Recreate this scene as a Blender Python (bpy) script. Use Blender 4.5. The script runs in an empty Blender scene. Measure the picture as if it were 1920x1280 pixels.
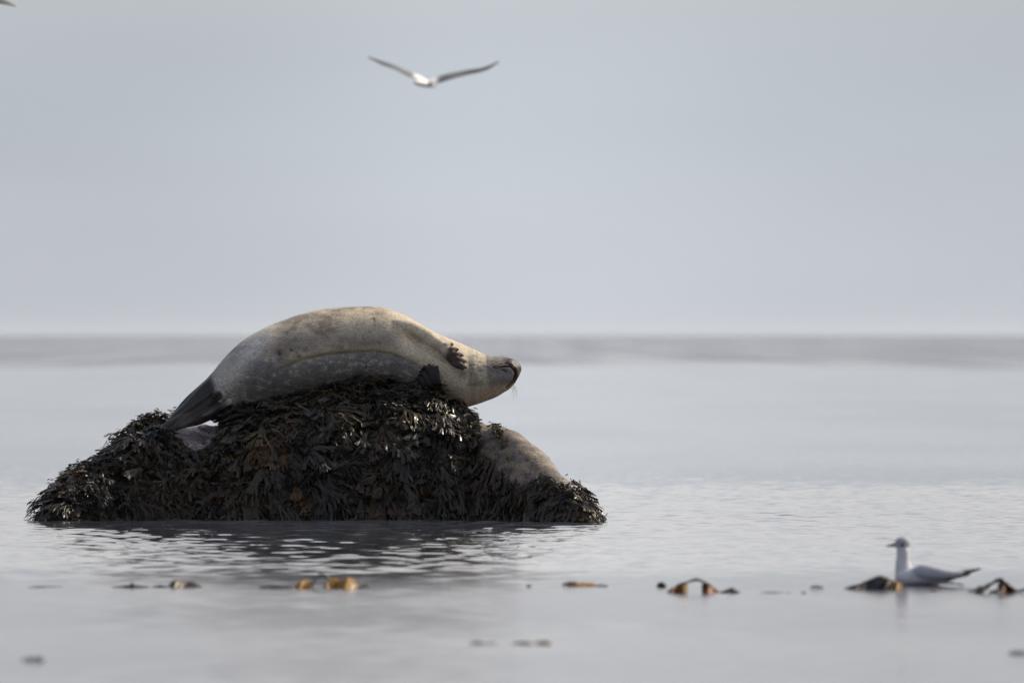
import bpy, bmesh, math, random
import numpy as np
from mathutils import Vector, Matrix
from mathutils.bvhtree import BVHTree
R = math.radians
random.seed(7); rng = np.random.default_rng(11)
SC = bpy.context.scene
COL = SC.collection

# ------------------------------------------------------------------ camera
CAM_H = 0.785; F = 21333.0; HZ = 628.0        # focal length in photo pixels, horizon row
cd = bpy.data.cameras.new('camera'); cam = bpy.data.objects.new('camera', cd); COL.objects.link(cam)
cd.lens = 400; cd.sensor_width = 36; cd.clip_start = 0.5; cd.clip_end = 60000
cam.location = (0, 0, CAM_H); cam.rotation_euler = (R(90) - (640 - HZ) / F, 0, 0)
cd.dof.use_dof = True; cd.dof.focus_distance = 48.9; cd.dof.aperture_fstop = 8.0
SC.camera = cam

# ------------------------------------------------------------------ sun and sky
SUN = Vector((0.66, 0.44, 0.61)).normalized()
sl = bpy.data.lights.new('sun', 'SUN'); so = bpy.data.objects.new('sun', sl); COL.objects.link(so)
sl.energy = 5.0; sl.angle = R(2.5); sl.color = (1.0, 0.87, 0.68)
so.location = (20, 60, 40); so.rotation_euler = SUN.to_track_quat('Z', 'Y').to_euler()

W = bpy.data.worlds.new('World'); SC.world = W; W.use_nodes = True
nt = W.node_tree; nt.nodes.clear()
def N(t, k, **kw):
    n = t.nodes.new(k)
    for a, b in kw.items(): setattr(n, a, b)
    return n
out = N(nt, 'ShaderNodeOutputWorld'); bg = N(nt, 'ShaderNodeBackground')
sky = N(nt, 'ShaderNodeTexSky', sky_type='NISHITA', sun_disc=False)
sky.sun_elevation = math.asin(SUN.z); sky.sun_rotation = math.atan2(SUN.x, SUN.y)
sky.air_density = 1.0; sky.dust_density = 3.0; sky.ozone_density = 1.0
tc = N(nt, 'ShaderNodeTexCoord'); sx = N(nt, 'ShaderNodeSeparateXYZ')
nt.links.new(tc.outputs['Generated'], sx.inputs[0])
ramp = N(nt, 'ShaderNodeValToRGB')            # thin overcast, by height above the horizon
mr = N(nt, 'ShaderNodeMapRange'); mr.inputs['From Min'].default_value = 0.0; mr.inputs['From Max'].default_value = 1.0
pw = N(nt, 'ShaderNodeMath', operation='POWER'); pw.inputs[1].default_value = 0.5
mx0 = N(nt, 'ShaderNodeMath', operation='MAXIMUM'); mx0.inputs[1].default_value = 0.0
nt.links.new(sx.outputs['Z'], mx0.inputs[0]); nt.links.new(mx0.outputs[0], pw.inputs[0]); nt.links.new(pw.outputs[0], ramp.inputs[0])
cr = ramp.color_ramp; cr.interpolation = 'B_SPLINE'
def lin(r, g, b): return tuple((c / 255 / 12.92 if c < 10.3 else ((c / 255 + .055) / 1.055) ** 2.4) for c in (r, g, b)) + (1,)
stops = [(0.0, lin(192, 199, 211)), (0.06, lin(200, 205, 213)), (0.10, lin(203, 208, 215)), (0.137, lin(195, 203, 211)),
         (0.180, lin(193, 198, 205)), (0.22, lin(236, 236, 236)), (0.27, lin(248, 247, 246)), (0.40, lin(248, 247, 252)), (0.52, lin(220, 224, 244)), (1.0, lin(212, 217, 230))]  # upper stops, out of view, brightened to lift the water and fill light
cr.elements[0].position = stops[0][0]; cr.elements[0].color = stops[0][1]
cr.elements[1].position = stops[-1][0]; cr.elements[1].color = stops[-1][1]
for p, c in stops[1:-1]:
    e = cr.elements.new(p); e.color = c
# broad soft cloud variation
mp = N(nt, 'ShaderNodeMapping'); mp.inputs['Scale'].default_value = (14, 14, 60)
nz = N(nt, 'ShaderNodeTexNoise'); nz.inputs['Scale'].default_value = 1.0; nz.inputs['Detail'].default_value = 2
nt.links.new(tc.outputs['Generated'], mp.inputs[0]); nt.links.new(mp.outputs[0], nz.inputs['Vector'])
mr2 = N(nt, 'ShaderNodeMapRange'); mr2.inputs['From Min'].default_value = 0.3; mr2.inputs['From Max'].default_value = 0.7
mr2.inputs['To Min'].default_value = 0.955; mr2.inputs['To Max'].default_value = 1.045
nt.links.new(nz.outputs[0], mr2.inputs['Value'])
# lens falloff put into the sky colour: brightest straight ahead, darker to the sides
dn = N(nt, 'ShaderNodeMath', operation='MULTIPLY'); nt.links.new(sx.outputs['X'], dn.inputs[0]); nt.links.new(sx.outputs['X'], dn.inputs[1])
gs = N(nt, 'ShaderNodeMath', operation='MULTIPLY'); gs.inputs[1].default_value = -1800; nt.links.new(dn.outputs[0], gs.inputs[0])
ex = N(nt, 'ShaderNodeMath', operation='EXPONENT'); nt.links.new(gs.outputs[0], ex.inputs[0])
mr3 = N(nt, 'ShaderNodeMapRange'); mr3.inputs['To Min'].default_value = 0.87; mr3.inputs['To Max'].default_value = 1.0
nt.links.new(ex.outputs[0], mr3.inputs['Value'])
mm = N(nt, 'ShaderNodeMath', operation='MULTIPLY'); nt.links.new(mr2.outputs[0], mm.inputs[0]); nt.links.new(mr3.outputs[0], mm.inputs[1])
vm = N(nt, 'ShaderNodeVectorMath', operation='SCALE'); nt.links.new(ramp.outputs[0], vm.inputs[0]); nt.links.new(mm.outputs[0], vm.inputs['Scale'])
skv = N(nt, 'ShaderNodeVectorMath', operation='SCALE'); nt.links.new(sky.outputs[0], skv.inputs[0]); skv.inputs['Scale'].default_value = 0.12
mixf = N(nt, 'ShaderNodeMapRange'); mixf.inputs['From Min'].default_value = 0.15; mixf.inputs['From Max'].default_value = 0.5
mixf.inputs['To Min'].default_value = 0.0; mixf.inputs['To Max'].default_value = 0.55
nt.links.new(sx.outputs['Z'], mixf.inputs['Value'])
mix = N(nt, 'ShaderNodeMix', data_type='RGBA')
nt.links.new(mixf.outputs[0], mix.inputs['Factor']); nt.links.new(vm.outputs[0], mix.inputs['A']); nt.links.new(skv.outputs[0], mix.inputs['B'])
nt.links.new(mix.outputs['Result'], bg.inputs['Color']); bg.inputs['Strength'].default_value = 1.0
nt.links.new(bg.outputs[0], out.inputs[0])
SC.view_settings.view_transform = 'Standard'; SC.view_settings.look = 'None'
SC.view_settings.exposure = 0.0; SC.view_settings.gamma = 1.0; SC.view_settings.use_curve_mapping = False
SC.render.engine = 'CYCLES'; SC.cycles.use_denoising = True
SC.cycles.max_bounces = 6; SC.cycles.transparent_max_bounces = 6
SC.cycles.caustics_reflective = False; SC.cycles.caustics_refractive = False

# ------------------------------------------------------------------ helpers
def P(px, py, D=49.0, dy=0.0):
    """photo pixel at distance D -> world point (dy pushes it away from the camera)"""
    return np.array([(px - 960) * D / F, D + dy, CAM_H + (HZ - py) * D / F])
def to_px(co, D=49.0):
    return 960 + co[:, 0] * F / D, HZ + (CAM_H - co[:, 2]) * F / D
def depth_at(py): return CAM_H * F / (py - HZ)      # distance of the water seen at this row
def sstep(x, a, b):
    t = np.clip((x - a) / (b - a), 0, 1); return t * t * (3 - 2 * t)
def G(x, s): return np.exp(-(x / s) ** 2)
def hash3(i, j, k, seed):
    h = (i * 374761393 + j * 668265263 + k * 2147483647 + seed * 1274126177) & 0xffffffff
    h = ((h ^ (h >> 13)) * 1274126177) & 0xffffffff
    return ((h ^ (h >> 16)) & 0xffff) / 65535.0
def vnoise(p, seed=0):
    p = np.asarray(p, float); f = np.floor(p); t = p - f; t = t * t * (3 - 2 * t); f = f.astype(np.int64)
    r = 0
    for a in (0, 1):
        for b in (0, 1):
            for c in (0, 1):
                w = (t[:, 0] if a else 1 - t[:, 0]) * (t[:, 1] if b else 1 - t[:, 1]) * (t[:, 2] if c else 1 - t[:, 2])
                r = r + w * hash3(f[:, 0] + a, f[:, 1] + b, f[:, 2] + c, seed)
    return r * 2 - 1
def fbm(p, seed=0, o=4, g=0.5):
    r = 0; a = 1; s = 0
    for i in range(o):
        r = r + a * vnoise(p * 2.0 ** i + 17.3 * i, seed + i); s += a; a *= g
    return r / s
def mesh_from(name, v, f):
    v = np.asarray(v, np.float32); f = np.asarray(f, np.int32)
    me = bpy.data.meshes.new(name); n = f.shape[1]
    me.vertices.add(len(v)); me.vertices.foreach_set('co', v.ravel())
    me.loops.add(f.size); me.loops.foreach_set('vertex_index', f.ravel())
    me.polygons.add(len(f)); me.polygons.foreach_set('loop_start', np.arange(len(f), dtype=np.int32) * n)
    me.polygons.foreach_set('loop_total', np.full(len(f), n, np.int32))
    me.update(calc_edges=True); me.validate()
    return me
def smooth(me): me.polygons.foreach_set('use_smooth', np.ones(len(me.polygons), bool)); me.update()
def grid_faces(nr, nc, wrap=False):
    i = np.arange(nr - 1)[:, None]; j = np.arange(nc if wrap else nc - 1)[None, :]
    j2 = (j + 1) % nc
    return np.stack(np.broadcast_arrays(i * nc + j, i * nc + j2, (i + 1) * nc + j2, (i + 1) * nc + j), -1).reshape(-1, 4)
def link(name, me, mat=None, parent=None, label=None, cat=None, group=None, kind=None):
    o = bpy.data.objects.new(name, me); COL.objects.link(o)
    if mat and me: me.materials.append(mat)
    if parent: o.parent = parent
    if label: o['label'] = label
    if cat: o['category'] = cat
    if group: o['group'] = group
    if kind: o['kind'] = kind
    return o
def set_col(me, c):
    c = np.asarray(c, np.float32)
    if c.shape[1] == 3: c = np.hstack([c, np.ones((len(c), 1), np.float32)])
    a = me.color_attributes.new('Col', 'FLOAT_COLOR', 'POINT'); a.data.foreach_set('color', c.ravel())
def get_co(me):
    v = np.empty(len(me.vertices) * 3, np.float32); me.vertices.foreach_get('co', v); return v.reshape(-1, 3).astype(float)
def get_no(me):
    v = np.empty(len(me.vertices) * 3, np.float32); me.vertices.foreach_get('normal', v); return v.reshape(-1, 3).astype(float)
def put_co(me, v): me.vertices.foreach_set('co', v.astype(np.float32).ravel()); me.update()

def tube(pts, ra, rb, side=(0, 1, 0), n=20, flat=0.9, sub=6):
    """closed tube through pts: ra = half size across (perpendicular to side), rb = half size along side"""
    pts = np.array(pts, float); m = len(pts); t = np.arange(m); tt = np.linspace(0, m - 1, (m - 1) * sub + 1)
    def sp(a):
        a = np.asarray(a, float)
        d = np.gradient(a, axis=0) if m > 2 else np.repeat((a[1:] - a[:-1]), 2, 0)
        i = np.clip(tt.astype(int), 0, m - 2); u = (tt - i)
        if a.ndim > 1: u = u[:, None]
        return (2*u**3-3*u**2+1)*a[i] + (u**3-2*u**2+u)*d[i] + (-2*u**3+3*u**2)*a[i+1] + (u**3-u**2)*d[i+1]
    c = sp(pts); A = np.maximum(sp(ra), 1e-4); B = np.maximum(sp(rb), 1e-4)
    T = np.gradient(c, axis=0); T /= np.linalg.norm(T, axis=1)[:, None]
    S = np.array(side, float)[None] - T * (T @ np.array(side, float))[:, None]; S /= np.linalg.norm(S, axis=1)[:, None]
    U = np.cross(T, S)
    an = np.linspace(0, 2 * np.pi, n, endpoint=False)
    ca = np.sign(np.cos(an)) * abs(np.cos(an)) ** flat; sa = np.sign(np.sin(an)) * abs(np.sin(an)) ** flat
    v = c[:, None] + S[:, None] * (B[:, None] * ca)[..., None] + U[:, None] * (A[:, None] * sa)[..., None]
    k = len(c)
    # rounded ends
    ends0 = c[0] - T[0] * min(A[0], B[0]) * .6; ends1 = c[-1] + T[-1] * min(A[-1], B[-1]) * .6
    v = v.reshape(-1, 3); f = [tuple(q) for q in grid_faces(k, n, True)]
    v = np.vstack([v, ends0, ends1]); a, b = len(v) - 2, len(v) - 1
    for j in range(n):
        f.append((a, (j + 1) % n, j)); f.append((b, (k - 1) * n + j, (k - 1) * n + (j + 1) % n))
    return v, f
def join(parts):
    V = []; Fc = []; o = 0
    for v, f in parts:
        V.append(v); Fc += [tuple(int(i) + o for i in q) for q in f]; o += len(v)
    return np.vstack(V), Fc
def remesh(name, parts, voxel, relax=2):
    v, f = join(parts)
    me = bpy.data.meshes.new('raw'); me.from_pydata(v.tolist(), [], f); me.update()
    bm = bmesh.new(); bm.from_mesh(me); bmesh.ops.recalc_face_normals(bm, faces=bm.faces); bm.to_mesh(me); bm.free()
    o = bpy.data.objects.new('raw', me); COL.objects.link(o)
    m = o.modifiers.new('r', 'REMESH'); m.mode = 'VOXEL'; m.voxel_size = voxel; m.use_smooth_shade = True
    if relax:
        s = o.modifiers.new('s', 'SMOOTH'); s.factor = 0.5; s.iterations = relax
    dg = bpy.context.evaluated_depsgraph_get(); dg.update()
    r = bpy.data.meshes.new_from_object(o.evaluated_get(dg)); r.name = name
    bpy.data.objects.remove(o); bpy.data.meshes.remove(me); smooth(r)
    return r

# ------------------------------------------------------------------ materials
def mat(name):
    m = bpy.data.materials.new(name); m.use_nodes = True
    t = m.node_tree; b = t.nodes['Principled BSDF']; return m, t, b
def attr(t, name='Col'):
    a = N(t, 'ShaderNodeAttribute'); a.attribute_name = name; return a

def water_material():
    m, t, b = mat('sea_water')
    b.inputs['Base Color'].default_value = (0.055, 0.062, 0.080, 1); b.inputs['IOR'].default_value = 1.333
    g = N(t, 'ShaderNodeNewGeometry'); s = N(t, 'ShaderNodeSeparateXYZ'); t.links.new(g.outputs['Position'], s.inputs[0])
    def noise(scale, detail=2, vec=None, rough=.5):
        n = N(t, 'ShaderNodeTexNoise'); n.inputs['Scale'].default_value = 1; n.inputs['Detail'].default_value = detail; n.inputs['Roughness'].default_value = rough
        mp = N(t, 'ShaderNodeMapping'); mp.inputs['Scale'].default_value = scale
        t.links.new(g.outputs['Position'], mp.inputs[0]); t.links.new(mp.outputs[0], n.inputs['Vector']); return n
    def mrange(src, a, b_, c, d, smooth_=True):
        n = N(t, 'ShaderNodeMapRange'); n.interpolation_type = 'SMOOTHSTEP' if smooth_ else 'LINEAR'
        for k, v in zip(('From Min', 'From Max', 'To Min', 'To Max'), (a, b_, c, d)): n.inputs[k].default_value = v
        t.links.new(src, n.inputs['Value']); return n.outputs[0]
    def math_(op, a, b_):
        n = N(t, 'ShaderNodeMath', operation=op)
        for i, q in enumerate((a, b_)):
            if hasattr(q, 'is_linked'): t.links.new(q, n.inputs[i])
            else: n.inputs[i].default_value = q
        return n.outputs[0]
    # far wind-ruffled water
    edge = noise((0.12, 0.012, 1), 3)
    yy = math_('ADD', s.outputs['Y'], mrange(edge.outputs[0], 0.3, 0.7, -55, 55, False))
    ruf = mrange(yy, 262, 335, 0, 1)
    far = mrange(s.outputs['Y'], 52, 74, 0, 1)
    # slopes of ripples too small (or too far) for the mesh
    n1 = noise((22.0, 22.0, 1), 3); n2 = noise((0.35, 0.06, 1), 2)
    gust = mrange(n2.outputs[0], 0.35, 0.68, 0.55, 1.5)
    k_far = math_('MULTIPLY', math_('MULTIPLY', far, 0.28), gust)
    n3 = noise((0.28, 0.004, 1), 5, None, .65)
    k_ruf = math_('MULTIPLY', ruf, mrange(n3.outputs[0], 0.32, 0.68, 0.0, 0.95, False))
    k = math_('ADD', math_('ADD', k_far, k_ruf), mrange(s.outputs['Y'], 38.2, 40.5, 0.0, 0.0))
    sub = N(t, 'ShaderNodeVectorMath', operation='SUBTRACT'); sub.inputs[1].default_value = (.5, .5, .5); t.links.new(n1.outputs['Color'], sub.inputs[0])
    flat = N(t, 'ShaderNodeVectorMath', operation='MULTIPLY'); flat.inputs[1].default_value = (1, 1, 0); t.links.new(sub.outputs[0], flat.inputs[0])
    sc = N(t, 'ShaderNodeVectorMath', operation='SCALE'); t.links.new(flat.outputs[0], sc.inputs[0]); t.links.new(k, sc.inputs['Scale'])
    ad = N(t, 'ShaderNodeVectorMath', operation='ADD'); t.links.new(g.outputs['Normal'], ad.inputs[0]); t.links.new(sc.outputs[0], ad.inputs[1])
    nm = N(t, 'ShaderNodeVectorMath', operation='NORMALIZE'); t.links.new(ad.outputs[0], nm.inputs[0]); t.links.new(nm.outputs[0], b.inputs['Normal'])
    near_r = mrange(s.outputs['Y'], 33.0, 42.5, 0.150, 0.015); far_r = math_('ADD', mrange(s.outputs['Y'], 50, 80, 0.0, 0.0), math_('MULTIPLY', ruf, mrange(n3.outputs[0], 0.36, 0.64, 0.15, 0.27, False)))
    n4 = noise((0.7, 0.14, 1), 3)
    t.links.new(math_('MULTIPLY', math_('ADD', near_r, far_r), mrange(n4.outputs[0], .35, .65, .88, 1.12, False)), b.inputs['Roughness'])
    return m

def fur_material():
    m, t, b = mat('wet_fur')
    a = attr(t); tc_ = N(t, 'ShaderNodeTexCoord')
    mp_ = N(t, 'ShaderNodeMapping'); mp_.inputs['Scale'].default_value = (60, 160, 260); mp_.inputs['Rotation'].default_value = (0, R(-12), 0)
    t.links.new(tc_.outputs['Object'], mp_.inputs[0])
    n = N(t, 'ShaderNodeTexNoise'); n.inputs['Scale'].default_value = 1; n.inputs['Detail'].default_value = 4; n.inputs['Roughness'].default_value = .7
    t.links.new(mp_.outputs[0], n.inputs['Vector'])
    n2 = N(t, 'ShaderNodeTexNoise'); n2.inputs['Scale'].default_value = 180; n2.inputs['Detail'].default_value = 3
    t.links.new(tc_.outputs['Object'], n2.inputs['Vector'])
    ad = N(t, 'ShaderNodeMath', operation='ADD'); t.links.new(n.outputs[0], ad.inputs[0]); t.links.new(n2.outputs[0], ad.inputs[1])
    r = N(t, 'ShaderNodeMapRange'); r.inputs['From Min'].default_value = .7; r.inputs['From Max'].default_value = 1.3
    r.inputs['To Min'].default_value = .56; r.inputs['To Max'].default_value = 1.40; t.links.new(ad.outputs[0], r.inputs['Value'])
    v = N(t, 'ShaderNodeVectorMath', operation='SCALE'); t.links.new(a.outputs['Color'], v.inputs[0]); t.links.new(r.outputs[0], v.inputs['Scale'])
    t.links.new(v.outputs[0], b.inputs['Base Color'])
    bp = N(t, 'ShaderNodeBump'); bp.inputs['Strength'].default_value = .5; bp.inputs['Distance'].default_value = .0025
    t.links.new(ad.outputs[0], bp.inputs['Height']); t.links.new(bp.outputs[0], b.inputs['Normal'])
    t.links.new(a.outputs['Alpha'], b.inputs['Roughness'])
    b.inputs['Sheen Weight'].default_value = .12; b.inputs['Sheen Roughness'].default_value = .4; b.inputs['Specular IOR Level'].default_value = .35
    return m
def attr_material(name, rough=.5, spec=.5, translucent=0.0, coat=0.0, noise_scale=0, noise_amt=.3):
    m, t, b = mat(name); a = attr(t); src = a.outputs['Color']
    if noise_scale:
        tc_ = N(t, 'ShaderNodeTexCoord'); n = N(t, 'ShaderNodeTexNoise'); n.inputs['Scale'].default_value = noise_scale; n.inputs['Detail'].default_value = 4
        t.links.new(tc_.outputs['Object'], n.inputs['Vector'])
        r = N(t, 'ShaderNodeMapRange'); r.inputs['From Min'].default_value = .3; r.inputs['From Max'].default_value = .7
        r.inputs['To Min'].default_value = 1 - noise_amt; r.inputs['To Max'].default_value = 1 + noise_amt; t.links.new(n.outputs[0], r.inputs['Value'])
        v = N(t, 'ShaderNodeVectorMath', operation='SCALE'); t.links.new(src, v.inputs[0]); t.links.new(r.outputs[0], v.inputs['Scale']); src = v.outputs[0]
        rr = N(t, 'ShaderNodeMapRange'); rr.inputs['From Min'].default_value = .35; rr.inputs['From Max'].default_value = .65
        rr.inputs['To Min'].default_value = rough * .65; rr.inputs['To Max'].default_value = min(1, rough * 1.4); t.links.new(n.outputs[0], rr.inputs['Value']); t.links.new(rr.outputs[0], b.inputs['Roughness'])
        bp = N(t, 'ShaderNodeBump'); bp.inputs['Strength'].default_value = .4; bp.inputs['Distance'].default_value = .004
        t.links.new(n.outputs[0], bp.inputs['Height']); t.links.new(bp.outputs[0], b.inputs['Normal'])
    else: b.inputs['Roughness'].default_value = rough
    t.links.new(src, b.inputs['Base Color']); b.inputs['Specular IOR Level'].default_value = spec; b.inputs['Coat Weight'].default_value = coat; b.inputs['Coat Roughness'].default_value = .12
    if translucent:
        tr = N(t, 'ShaderNodeBsdfTranslucent'); ms = N(t, 'ShaderNodeMixShader'); ms.inputs[0].default_value = translucent
        v2 = N(t, 'ShaderNodeVectorMath', operation='SCALE'); v2.inputs['Scale'].default_value = 1.3; t.links.new(src, v2.inputs[0]); t.links.new(v2.outputs[0], tr.inputs['Color'])
        o_ = t.nodes['Material Output']; t.links.new(b.outputs[0], ms.inputs[1]); t.links.new(tr.outputs[0], ms.inputs[2]); t.links.new(ms.outputs[0], o_.inputs[0])
    return m
def rock_material():
    m, t, b = mat('wet_rock'); tc_ = N(t, 'ShaderNodeTexCoord')
    def noise(scale, detail=4, mapping=None):
        n = N(t, 'ShaderNodeTexNoise'); n.inputs['Scale'].default_value = scale; n.inputs['Detail'].default_value = detail; n.inputs['Roughness'].default_value = .62
        if mapping:
            mp_ = N(t, 'ShaderNodeMapping'); mp_.inputs['Scale'].default_value = mapping[0]; mp_.inputs['Rotation'].default_value = mapping[1]
            t.links.new(tc_.outputs['Object'], mp_.inputs[0]); t.links.new(mp_.outputs[0], n.inputs['Vector'])
        else: t.links.new(tc_.outputs['Object'], n.inputs['Vector'])
        return n
    a = attr(t)
    n1 = noise(14, 6); n2 = noise(1.0, 3, ((6, 6, 26), (0, R(38), 0))); n3 = noise(150, 3)
    r1 = N(t, 'ShaderNodeValToRGB'); r1.color_ramp.elements[0].position = .33; r1.color_ramp.elements[0].color = (.40, .38, .40, 1)
    r1.color_ramp.elements[1].position = .66; r1.color_ramp.elements[1].color = (1.15, 1.02, .86, 1); t.links.new(n1.outputs[0], r1.inputs[0])
    r2 = N(t, 'ShaderNodeValToRGB'); r2.color_ramp.elements[0].position = .36; r2.color_ramp.elements[0].color = (.42, .42, .46, 1)
    r2.color_ramp.elements[1].position = .60; r2.color_ramp.elements[1].color = (1.1, 1.08, 1.02, 1); t.links.new(n2.outputs[0], r2.inputs[0])
    r3 = N(t, 'ShaderNodeValToRGB'); r3.color_ramp.elements[0].position = .38; r3.color_ramp.elements[0].color = (.3, .3, .3, 1)
    r3.color_ramp.elements[1].position = .5; r3.color_ramp.elements[1].color = (1, 1, 1, 1); t.links.new(n3.outputs[0], r3.inputs[0])
    vo = N(t, 'ShaderNodeTexVoronoi'); vo.feature = 'DISTANCE_TO_EDGE'; vo.inputs['Scale'].default_value = 5.5
    wv = N(t, 'ShaderNodeVectorMath', operation='ADD'); wn = noise(7, 3); t.links.new(tc_.outputs['Object'], wv.inputs[0]); ws = N(t, 'ShaderNodeVectorMath', operation='SCALE'); ws.inputs['Scale'].default_value = .25
    t.links.new(wn.outputs['Color'], ws.inputs[0]); t.links.new(ws.outputs[0], wv.inputs[1]); t.links.new(wv.outputs[0], vo.inputs['Vector'])
    r4 = N(t, 'ShaderNodeValToRGB'); r4.color_ramp.elements[0].position = .0; r4.color_ramp.elements[0].color = (.35, .33, .33, 1)
    r4.color_ramp.elements[1].position = .022; r4.color_ramp.elements[1].color = (1, 1, 1, 1); t.links.new(vo.outputs['Distance'], r4.inputs[0])
    n5 = noise(26, 5); r5 = N(t, 'ShaderNodeValToRGB'); r5.color_ramp.elements[0].position = .40; r5.color_ramp.elements[0].color = (.62, .61, .65, 1)
    r5.color_ramp.elements[1].position = .52; r5.color_ramp.elements[1].color = (1, 1, 1, 1); t.links.new(n5.outputs[0], r5.inputs[0])
    src = a.outputs['Color']
    for r in (r1, r2, r3, r4, r5):
        v = N(t, 'ShaderNodeVectorMath', operation='MULTIPLY'); t.links.new(src, v.inputs[0]); t.links.new(r.outputs[0], v.inputs[1]); src = v.outputs[0]
    t.links.new(src, b.inputs['Base Color']); b.inputs['Roughness'].default_value = .62
    bp = N(t, 'ShaderNodeBump'); bp.inputs['Strength'].default_value = .6; bp.inputs['Distance'].default_value = .006
    ad = N(t, 'ShaderNodeMath', operation='ADD'); t.links.new(n3.outputs[0], ad.inputs[0]); t.links.new(n1.outputs[0], ad.inputs[1]); t.links.new(ad.outputs[0], bp.inputs['Height'])
    t.links.new(bp.outputs[0], b.inputs['Normal'])
    return m

M_WATER = water_material(); M_FUR = fur_material(); M_ROCK = rock_material()
M_WEED = attr_material('wet_wrack', .46, .42, .12, 0.0, 60, .35)
M_KELP = attr_material('wet_kelp', .42, .32, .35, 0.0, 40, .3)
M_FEATHER = attr_material('feathers', .65, .3, 0, 0, 50, .08)
M_WHISK, _t, _b = mat('whisker_hair'); _b.inputs['Base Color'].default_value = (.55, .48, .38, 1); _b.inputs['Roughness'].default_value = .4

# ------------------------------------------------------------------ water: one sheet to the horizon, waves modelled where they can be seen
def build_water():
    xs = np.arange(-5.2, 5.2001, 0.033)
    g = np.minimum(5.2 * 1.35 ** np.arange(1, 26), 8800); g = np.unique(g)
    xs = np.concatenate([-g[::-1], xs, g])
    y0 = [-40, -10, 5, 12, 17, 20]; ya = np.arange(21.5, 38, 0.045); yb = np.arange(38, 50, 0.024)
    yc = [50.0]
    while yc[-1] < 74: yc.append(yc[-1] + 0.03 + (yc[-1] - 50) * 0.003)
    yd = [yc[-1] + 1]
    while yd[-1] < 38000: yd.append(yd[-1] * 1.12)
    ys = np.concatenate([y0, ya, yb, yc, yd])
    X, Y = np.meshgrid(xs, ys); x = X.ravel(); y = Y.ravel()
    fade = sstep(x, -5.2, -4.6) * (1 - sstep(x, 4.6, 5.2)) * sstep(y, 21, 22.5) * (1 - sstep(y, 54, 73))
    act = fade > 0
    xa, yv = x[act], y[act]; z = np.zeros(len(xa)); r = np.random.default_rng(5)
    n = 70; lam = np.exp(r.uniform(np.log(.09), np.log(.28), n)); th = r.normal(math.pi / 2 + .3, 1.15, n); ph = r.uniform(0, 6.283, n)
    slope = 0.052 * (lam / .4) ** -0.15 * np.sqrt(2 / n)
    for l, a, p, s in zip(lam, th, ph, slope):
        kx, ky = math.cos(a) * 6.283 / l, math.sin(a) * 6.283 / l
        z += s * l / 6.283 * np.sin(kx * xa + ky * yv + p)
    q = np.stack([xa * .45, yv * .16, 0 * xa], 1)
    patch = 0.8 + 0.55 * fbm(q, 3, 3)
    z = z * np.clip(patch, .3, 1.4) * (.40 + .60 * sstep(yv, 34.5, 42.5) + .35 * sstep(yv, 43, 47.5) * (1 - sstep(yv, 50, 54))) + 0.003 * np.sin(yv * 1.3 + .4 * xa)
    Z = np.zeros(len(x)); Z[act] = z * fade[act]
    me = mesh_from('water', np.stack([x, y, Z], 1), grid_faces(len(ys), len(xs))); smooth(me)
    o = link('water', me, M_WATER, kind='structure', label='calm grey sea reaching to the horizon')
    return o
build_water()

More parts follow.
